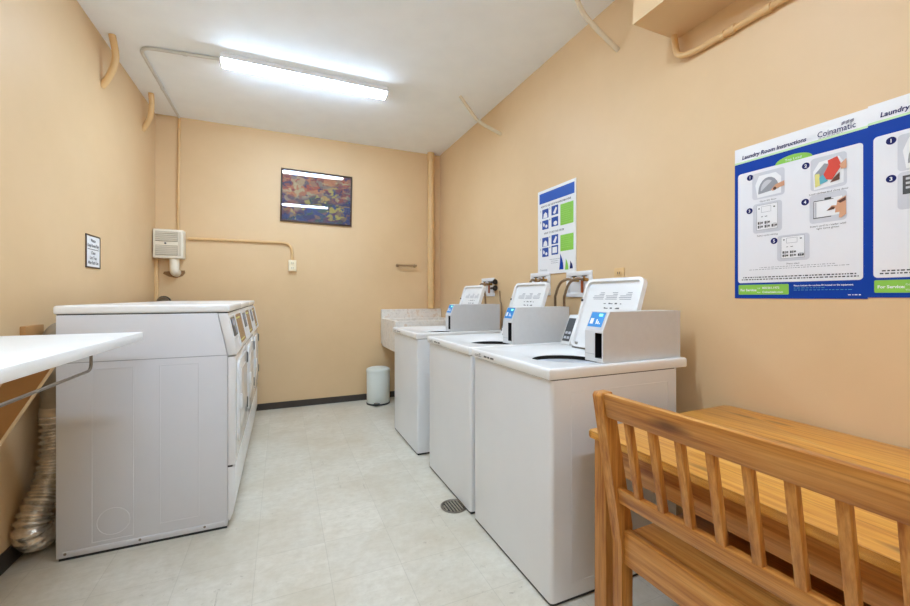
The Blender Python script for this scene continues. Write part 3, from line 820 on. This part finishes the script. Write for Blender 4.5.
    lid_o = (.545, .144, .938)
    M = Matrix.Translation(lid_o) @ Matrix(((0, .321, -.947, 0), (1, 0, 0, 0), (0, .947, .321, 0), (0, 0, 0, 1)))
    # columns: lid x -> +y world, lid y -> up and back, lid z -> towards the room (-x)
    def put(bm):
        for v in bm.verts: v.co = M @ v.co
        return bm
    bm = B()
    out = rrect(0, 0, lw, ll, .035, 6); inn = rrect(.016, .012, lw-.016, ll-.016, .024, 6)
    def ring(p, z): return [bm.verts.new((x, y, z)) for x, y in p]
    a0 = ring(out, -.022); a1 = ring(out, .006); b1 = ring(inn, .006); b0 = ring(inn, -.010)
    n = len(out)
    for A, Bq in ((a0,a1),(a1,b1),(b1,b0)):
        for k in range(n): bm.faces.new((A[k], A[(k+1) % n], Bq[(k+1) % n], Bq[k]))
    bm.faces.new(b0); bm.faces.new(a0[::-1])
    ld = obj('lid', put(bm), M_deck, t)
    for k in range(3):
        bm = B(); u0 = .066+.094*k
        for r_ in range(5):
            ww = .030 if r_ < 2 else .074
            box(bm, (u0, ll-.080-.009*r_, -.0099), (u0+ww+.007*((k+r_) % 2), ll-.0765-.009*r_, -.0093))
        obj('instruction_text', put(bm), M_mgrey, ld, smooth=False)
    bm = B()
    for k in range(12):
        u0 = .12+.026*(k % 5)+.004*((k*7) % 3); v0_ = ll-.142-.026*(k//5)
        box(bm, (u0, v0_, -.0099), (u0+.010+.005*(k % 3), v0_+.004+.003*(k % 2), -.0093))
    obj('diagram', put(bm), M_dgrey, ld, smooth=False)
    bm = B()
    for x in (.004, lw-.019):
        cyl(bm, (x+.013,ll-.128,-.011 if x < .1 else .002), (x+.013,ll-.128,-.003 if x < .1 else .011), .0075, 14)
    obj('bumper', put(bm), M_black, ld)
    bm = B()
    for x in (.01, lw-.04): box(bm, (x,-.012,-.018), (x+.03,.03,-.006), .002)
    box(bm, (.01,-.006,-.006), (lw-.01,.001,-.001))
    obj('hinge', put(bm), M_dsteel, ld)
    return t
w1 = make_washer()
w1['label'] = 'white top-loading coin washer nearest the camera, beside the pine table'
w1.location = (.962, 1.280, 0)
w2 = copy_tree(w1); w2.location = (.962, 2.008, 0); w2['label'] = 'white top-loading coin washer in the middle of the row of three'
def squeeze(w_, s_):
    for ch in w_.children:
        if ch.name.startswith('payment_box'): ch.scale.x = s_; ch.location.x = .288*(1-s_)
def slide_lid(w_, dy):
    for ch in w_.children:
        if ch.name.startswith('lid'): ch.location.y = dy
squeeze(w2, .885); slide_lid(w2, .05)
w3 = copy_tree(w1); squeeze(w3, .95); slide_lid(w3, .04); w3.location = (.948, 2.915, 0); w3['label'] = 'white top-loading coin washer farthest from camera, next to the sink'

# ------------------------------------------------------------------ washer supply boxes and hoses
def supply_box(y, z, lab, handles=False):
    t = empty('supply_box', (XR, y, z), lab, 'supply box', group='washer supply boxes on the right wall')
    w, h = .25, .175
    bm = B()
    f = .03
    for a, b in (((-.012,-w/2,0),(-.0005,w/2,f)), ((-.012,-w/2,h-f),(-.0005,w/2,h)), ((-.012,-w/2,f),(-.0005,-w/2+f,h-f)), ((-.012,w/2-f,f),(-.0005,w/2,h-f))): box(bm, a, b, .002)
    obj('frame', bm, M_paper, t)
    obj('backplate', box(B(), (-.004,-w/2+f-.003,f-.003), (-.0008,w/2-f+.003,h-f+.003)), M_paper, t, smooth=False)
    for s in (-.088, .010):
        bm = B(); cyl(bm, (-.004,s,h-.060), (-.048,s,h-.060), .012); cyl(bm, (-.04,s,h-.060), (-.04,s,h-.036), .007)
        v = obj('valve', bm, M_brass, t)
        bm = B(); box(bm, (-.048,s-.018,h-.040), (-.030,s+.018,h-.033), .003); obj('valve_handle', bm, M_dgrey, v)
    bm = B(); cyl(bm, (-.016,-.040,f), (-.016,-.040,h-.060), .008); obj('drain_tube', bm, M_copper, t)
    if handles:
        for dz in (-.012, -.07):
            bm = B(); tube(bm, [(-.03,-w/2+.02,h-.03+dz), (-.03,-w/2-.03,h-.03+dz), (-.03,-w/2-.06,h-.03+dz)], [.010,.013,.026], 14)
            obj('hose_nozzle', bm, M_black, t)
    return t
supply_box(2.135, 1.212, 'white washer supply box behind the raised lid of the nearest washer')
supply_box(2.575, 1.225, 'white washer supply box behind the raised lid of the middle washer')
supply_box(3.43, 1.218, 'white washer supply box above the farthest washer, with black nozzles', True)
def hose(pts, lab, r=.0092):
    o0 = Vector(pts[0])
    t = tag(obj('water_hose', tube(B(), smooth_path([Vector(p)-o0 for p in pts], 8), r, 12), M_hose), lab, 'hose', 'washer water hoses')
    t.location = o0
    return t
for (y, z, wide, lab) in ((2.135, 1.212, 1, 'nearest'), (2.575, 1.225, 0, 'middle'), (3.43, 1.218, 0, 'farthest')):
    z += .115
    for s_, side in ((.010, 'left'), (-.088, 'right')):
        yy = y+s_
        if wide: pts = [(1.790,yy,z), (1.765,yy+.03,z+.006), (1.752,yy+.085,z-.02), (1.752,yy+.130,z-.09), (1.762,yy+.152,z-.18), (1.79,yy+.155,.60), (1.80,yy+.155,.012)]
        else: pts = [(1.790,yy,z), (1.765,yy+.008,z+.002), (1.752,yy+.014,z-.05), (1.765,yy+.012,z-.15), (1.79,yy+.01,.60), (1.80,yy+.01,.012)]
        hose(pts, 'braided hose from the %s valve of the %s washer supply box' % (side, lab))
hose([(1.834,3.205,1.27), (1.834,3.195,1.18), (1.834,3.165,1.05), (1.825,3.14,.30), (1.825,3.14,.006)], 'thin grey cable down the wall right of the farthest supply box', .006)

# ------------------------------------------------------------------ dryers
DY = .682
def make_dryer():
    t = empty('tumble_dryer', (0,0,0), '', 'dryer', group='coin dryers along the left wall')
    bm = B(); prism(bm, [(.016,.013),(.702,.013),(.702,.906),(.657,1.131),(.016,1.131)], 'y', 0, DY, .003)
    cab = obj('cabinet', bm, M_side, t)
    bm = B(); q = .004
    def rect_line(x0, x1, z0, z1):
        for a, b in (((x0,-.0011,z0),(x0+q,.001,z1)), ((x1-q,-.0011,z0),(x1,.001,z1)), ((x0+q,-.0011,z1-q),(x1-q,.001,z1)), ((x0+q,-.0011,z0),(x1-q,.001,z0+q))): box(bm, a, b, .0005, 1)
    rect_line(.143, .304, .058, .878); rect_line(.408, .575, .090, .878)
    tube(bm, [(.226+.063*math.cos(2*PI*k/32), 0, .145+.063*math.sin(2*PI*k/32)) for k in range(33)], .0016, 6, False)
    box(bm, (.04,-.003,.024), (.69,.001,.042), .001)
    obj('pressed_outline', bm, M_side, cab)
    bm = B(); box(bm, (.016,-.0006,.9085), (.70,.001,.9115)); obj('seam', bm, M_mgrey, cab, smooth=False)
    for x in (.05, .33, .60):
        bm = B(); cyl(bm, (x,-.0048,.033), (x,.0,.033), .006, 10); obj('screw', bm, M_dsteel, cab)
    bm = B(); box(bm, (.018,.003,1.129), (.70,DY-.003,1.136)); obj('gap_shade', bm, M_gap, t)  # dark sheet painting the shade between cabinet and top
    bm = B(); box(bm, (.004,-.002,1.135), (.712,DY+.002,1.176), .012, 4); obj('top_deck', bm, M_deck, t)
    # console
    bm = B(); prism(bm, [(.660,1.130),(.704,1.130),(.747,.918),(.744,.910),(.7045,.907)], 'y', .001, DY-.001, .002)
    cs = obj('console', bm, M_white, t)
    o_ = Vector((.704,0,1.130)); d = Vector((.043,0,-.212)); L = d.length; d.normalize(); nn = Vector((.212,0,.043)).normalized()
    def on(bm, y0, y1, s0, s1, off, th, mi=0):
        vs = []
        for o2 in (off, off+th):
            for (s_, y_) in ((s0,y0),(s1,y0),(s1,y1),(s0,y1)):
                p = o_+d*s_*L+nn*o2; vs.append(bm.verts.new((p.x, y_, p.z)))
        for f_ in ((0,3,2,1),(4,5,6,7),(0,1,5,4),(1,2,6,5),(2,3,7,6),(3,0,4,7)): bm.faces.new([vs[i] for i in f_]).material_index = mi
    bm = B(); on(bm, .05, .22, .14, .60, -.001, .004); kp = obj('display', bm, M_dgrey, cs, smooth=False)
    bm = B(); on(bm, .07, .20, .18, .34, .0025, .001); on(bm, .14, .20, .40, .54, .0025, .001); obj('screen', bm, plain('grey blue screen', srgb(150,164,190), .2), kp, smooth=False)
    bm = B(); on(bm, .265, .615, .10, .90, -.001, .003); obj('card_panel', bm, plain('wall reflection brown', srgb(150,112,66), .25, .6), cs, smooth=False, label='payment panel with painted brown wall reflection')  # brown stands for the tan wall mirrored in the panel
    bm = B()
    for k in range(5): on(bm, .32+.05*k, .345+.05*k, .80, .84, .0018, .001)
    on(bm, .30, .50, .18, .22, .0018, .001)
    obj('label_marks', bm, M_yel, cs, smooth=False)
    for q in ((.035,.235,.08,.11,.006), (.035,.235,.63,.66,.006), (.235,.25,.06,.95,.007), (.63,.645,.06,.95,.007)):
        bm = B(); on(bm, *q[:4], -.001, q[4]); obj('trim_strip', bm, M_white, cs, smooth=False)
    # front
    bm = B(); prism(bm, [(.7035,.328),(.738,.328),(.740,.343),(.740,.89),(.738,.900),(.7035,.900)], 'y', .002, DY-.002, .003)
    fp = obj('front_panel', bm, M_gloss, t)
    bm = B(); prism(bm, rrect(.075, .415, .585, .865, .05), 'x', .739, .752, .004, 2)
    dr = obj('door', bm, M_gloss, t)
    bm = B(); prism(bm, rrect(.135, .475, .525, .805, .06), 'x', .7515, .755, .002, 2); obj('door_panel', bm, M_gloss, dr)
    bm = B(); box(bm, (.7515,.085,.60), (.764,.115,.68), .005); obj('door_handle', bm, M_white, dr)
    for z in (.515, .814):
        bm = B(); box(bm, (.738,.588,z-.035), (.758,.606,z+.035), .003); obj('door_hinge', bm, M_dgrey, dr)
    bm = B(); prism(bm, [(.7035,.050),(.712,.036),(.728,.075),(.738,.13),(.738,.318),(.7035,.318)], 'y', .002, DY-.002, .003); obj('kick_panel', bm, M_white, t)
    bm = B(); prism(bm, [(.7025,.319),(.725,.319),(.725,.327),(.7025,.327)], 'y', .004, DY-.004); obj('seam', bm, M_gap, t, smooth=False)
    obj('base', box(B(), (.024,.006,0), (.700,DY-.006,.0135)), M_black, t, smooth=False)  # black inset slab stands for the dark shadow along the floor
    bm = B(); cyl(bm, (.004,DY/2,.12), (.02,DY/2,.12), .060, 20); obj('exhaust_collar', bm, M_duct, t)
    return t
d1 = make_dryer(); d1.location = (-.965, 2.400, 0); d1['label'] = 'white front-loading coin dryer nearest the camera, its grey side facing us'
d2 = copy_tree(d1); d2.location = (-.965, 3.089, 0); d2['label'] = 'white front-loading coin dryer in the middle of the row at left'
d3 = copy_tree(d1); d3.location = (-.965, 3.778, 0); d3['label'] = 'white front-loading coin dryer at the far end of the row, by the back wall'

# ------------------------------------------------------------------ vent ducting behind the dryers
t = empty('vent_duct', (-1.058, 2.62, 0), 'ribbed silver foil vent hose looping to the floor behind the nearest dryer', 'duct')
path = smooth_path([(.018,-.002,.63), (.019,-.006,.57), (.028,-.025,.44), (.020,-.06,.32), (-.002,-.125,.20), (-.008,-.140,.135), (-.006,-.10,.085), (.0,-.02,.072), (.020,.06,.085), (.060,.121,.12), (.094,.121,.12)], 26)
rad = []; acc = 0; n_ = len(path)
for i, p in enumerate(path):
    if i: acc += (p-path[i-1]).length
    f_ = i/n_
    base = .050 + .011*min(1, max(0, (f_-.10)/.30)) - .008*max(0, (f_-.82)/.18)
    rad.append(base + .0075*math.sin(acc*2*PI/.030))
bm = B(); tube(bm, path, rad, 28); obj('foil_hose', bm, M_foil, t)
bm = B(); tube(bm, [(.018,0,.60), (.018,0,.615), (.018,0,.665), (.018,0,.67)], [.056,.058,.056,.053], 24); obj('tape_collar', bm, M_tape, t)
bm = B(); tube(bm, fillet([(.018,0,.64), (.018,0,1.035), (.005,.20,1.04)], .09), .052, 24); obj('rigid_pipe', bm, M_duct, t)
bm = B(); tube(bm, [(-.02,-.17,.905), (-.02,-.04,.905), (-.012,-.0,.905)], [.044,.046,.046], 20); obj('branch_pipe', bm, M_duct, t)
t = tag(obj('wall_board', box(B(), (-.008,-.08,-.05), (.014,.08,.02), .003), M_shadewood), 'shaded brown board on the left wall behind the dryer, above the folding shelf', 'board')  # tan board coloured darker, its shade put into the brown
t.location = (XL+.008, 2.62, 1.056)
t = empty('vent_duct', (-1.05, 4.60, 0), 'dark vent elbow peeking over the top of the farthest dryer', 'duct')
bm = B(); tube(bm, fillet([(0,0,.25), (0,0,1.165), (0,.13,1.165)], .09), .05, 22); obj('elbow_pipe', bm, M_dsteel, t)
bm = B(); tube(bm, [(0,.062,1.165), (0,.080,1.165)], .056, 22); obj('clamp', bm, M_black, t)

# ------------------------------------------------------------------ folding shelf
t = empty('folding_shelf', (XL, 2.2, 1.024), 'white laminate folding shelf on the left wall in front of the dryers', 'shelf')
SX = .562
obj('shelf_top', box(B(), (0,-1.75,0), (SX,0,.035), .0025), M_shelf, t)
obj('wall_cleat', box(B(), (.0005,-1.73,-.07), (.035,-.03,-.0005), .002), W_raw, t)
for y in (-.455, -1.55):
    bm = B()
    prism(bm, [(.455,-.001), (.36,-.001), (.036,-.60), (.036,-.76)], 'y', y, y+.032)
    for f_ in bm.faces:
        if len(f_.verts) == 4 and abs(f_.calc_center_median().y-y-.016) > .01: f_.material_index = 1  # broad faces painted brown as the shadow side, edges stay light
    obj('brace', bm, [W_raw, M_shadewood], t, smooth=False)
bm = B(); tube(bm, fillet([(SX-.014,-.490,0), (SX-.014,-.490,-.052), (SX-.014,-1.62,-.052), (SX-.014,-1.62,0)], .025), .0045, 12)
obj('rail', bm, M_dsteel, t, label='bent steel rail under the edge')

# ------------------------------------------------------------------ table
t = empty('wooden_table', (1.02, 1.142, 0), 'pine table against the right wall behind the bench', 'table', R(.8))
TL, TW = 1.52, .797
bm = B(); prism(bm, rrect(0, -TL, TW, 0, .012, 5), 'z', .710, .735, .006, 3)
obj('tabletop', bm, W_top, t)
for (x, y) in ((.016,-.072), (TW-.072,-.072), (.016,-TL+.016), (TW-.072,-TL+.016)):
    obj('leg', box(B(), (x,y,0), (x+.056,y+.056,.705), .004), W_z, t)
for (a, b, m_) in (((.025,-TL+.072,.615),(.047,-.072,.7055),W_y), ((TW-.05,-TL+.072,.615),(TW-.028,-.072,.7055),W_y),
                   ((.072,-.042,.615),(TW-.072,-.020,.7055),W_x), ((.072,-TL+.02,.615),(TW-.072,-TL+.042,.7055),W_x)):
    obj('apron', box(B(), a, b, .002), m_, t)

# ------------------------------------------------------------------ bench
t = empty('wooden_bench', (.951, .952, 0), 'pine bench with slatted back pulled up to the table', 'bench', R(1.4))
BL = 1.16
PW = .036
def rake(z): return -.088*(z-.47)/(.936-.47)      # back line of the post above the seat
for y in (0, -BL+PW):
    bm = B()
    prism(bm, [(0,0),(.046,0),(.046,.51),(-.0355,.920),(-.040,.932),(-.079,.932),(-.0855,.921),(0,.46)], 'y', y-PW, y, .003)
    obj('back_post', bm, W_z, t)
def raked(bm, x0, x1, y0, y1, z0, z1, bev=.003):
    """board leaning with the posts: x0..x1 from the post's back line"""
    prism(bm, [(x0+rake(z0), z0), (x1+rake(z0), z0), (x1+rake(z1), z1), (x0+rake(z1), z1)], 'y', y0, y1, bev)
    return bm
obj('top_rail', raked(B(), .006, .032, -BL+PW+.0005, -PW-.0005, .858, .932, .007), W_y, t)
obj('lower_rail', raked(B(), .008, .034, -BL+PW+.0005, -PW-.0005, .592, .640, .004), W_y, t)
k = 0
y = -.108
while y > -BL+.08:
    obj('back_slat', raked(B(), .010, .029, y-.010, y+.010, .638, .860, .0015), W_z, t); y -= .078
obj('rear_rail', box(B(), (.006,-BL+PW+.0005,.402), (.030,-PW-.0005,.505), .003), W_y, t)
obj('seat', box(B(), (.031,-BL+.002,.476), (.41,-PW-.0005,.498), .004), W_seat, t)
for y in (-PW-.004, -BL+.002+PW+.004):
    obj('front_leg', box(B(), (.350,y-PW,0), (.392,y,.4755), .003), W_z, t)
obj('front_rail', box(B(), (.360,-BL+.082,.402), (.382,-PW-.044,.4755), .002), W_y, t)
for y in (-PW-.010, -BL+.05):
    obj('side_rail', box(B(), (.047,y-.024,.402), (.349,y,.4755), .002), W_x, t)

# ------------------------------------------------------------------ camera and view
cam = bpy.data.cameras.new('camera'); co = bpy.data.objects.new('camera', cam); C.objects.link(co)
cam.sensor_fit = 'HORIZONTAL'; cam.sensor_width = 36; cam.lens = 399.64/910*36
cam.shift_y = -(303-296.03)/910
cam.clip_start = .02
co.location = (0, 0, 1.22); co.rotation_euler = (R(90), 0, R(-23.406))
sc = bpy.context.scene; sc.camera = co
w = bpy.data.worlds.new('world'); sc.world = w; w.use_nodes = True
w.node_tree.nodes['Background'].inputs[0].default_value = (.9,.93,1,1); w.node_tree.nodes['Background'].inputs[1].default_value = .3
sc.view_settings.view_transform = 'Standard'; sc.view_settings.look = 'None'
sc.view_settings.exposure = 1.34; sc.view_settings.gamma = 1.0
sc.view_settings.use_curve_mapping = False
sc.cycles.max_bounces = 12; sc.cycles.diffuse_bounces = 8
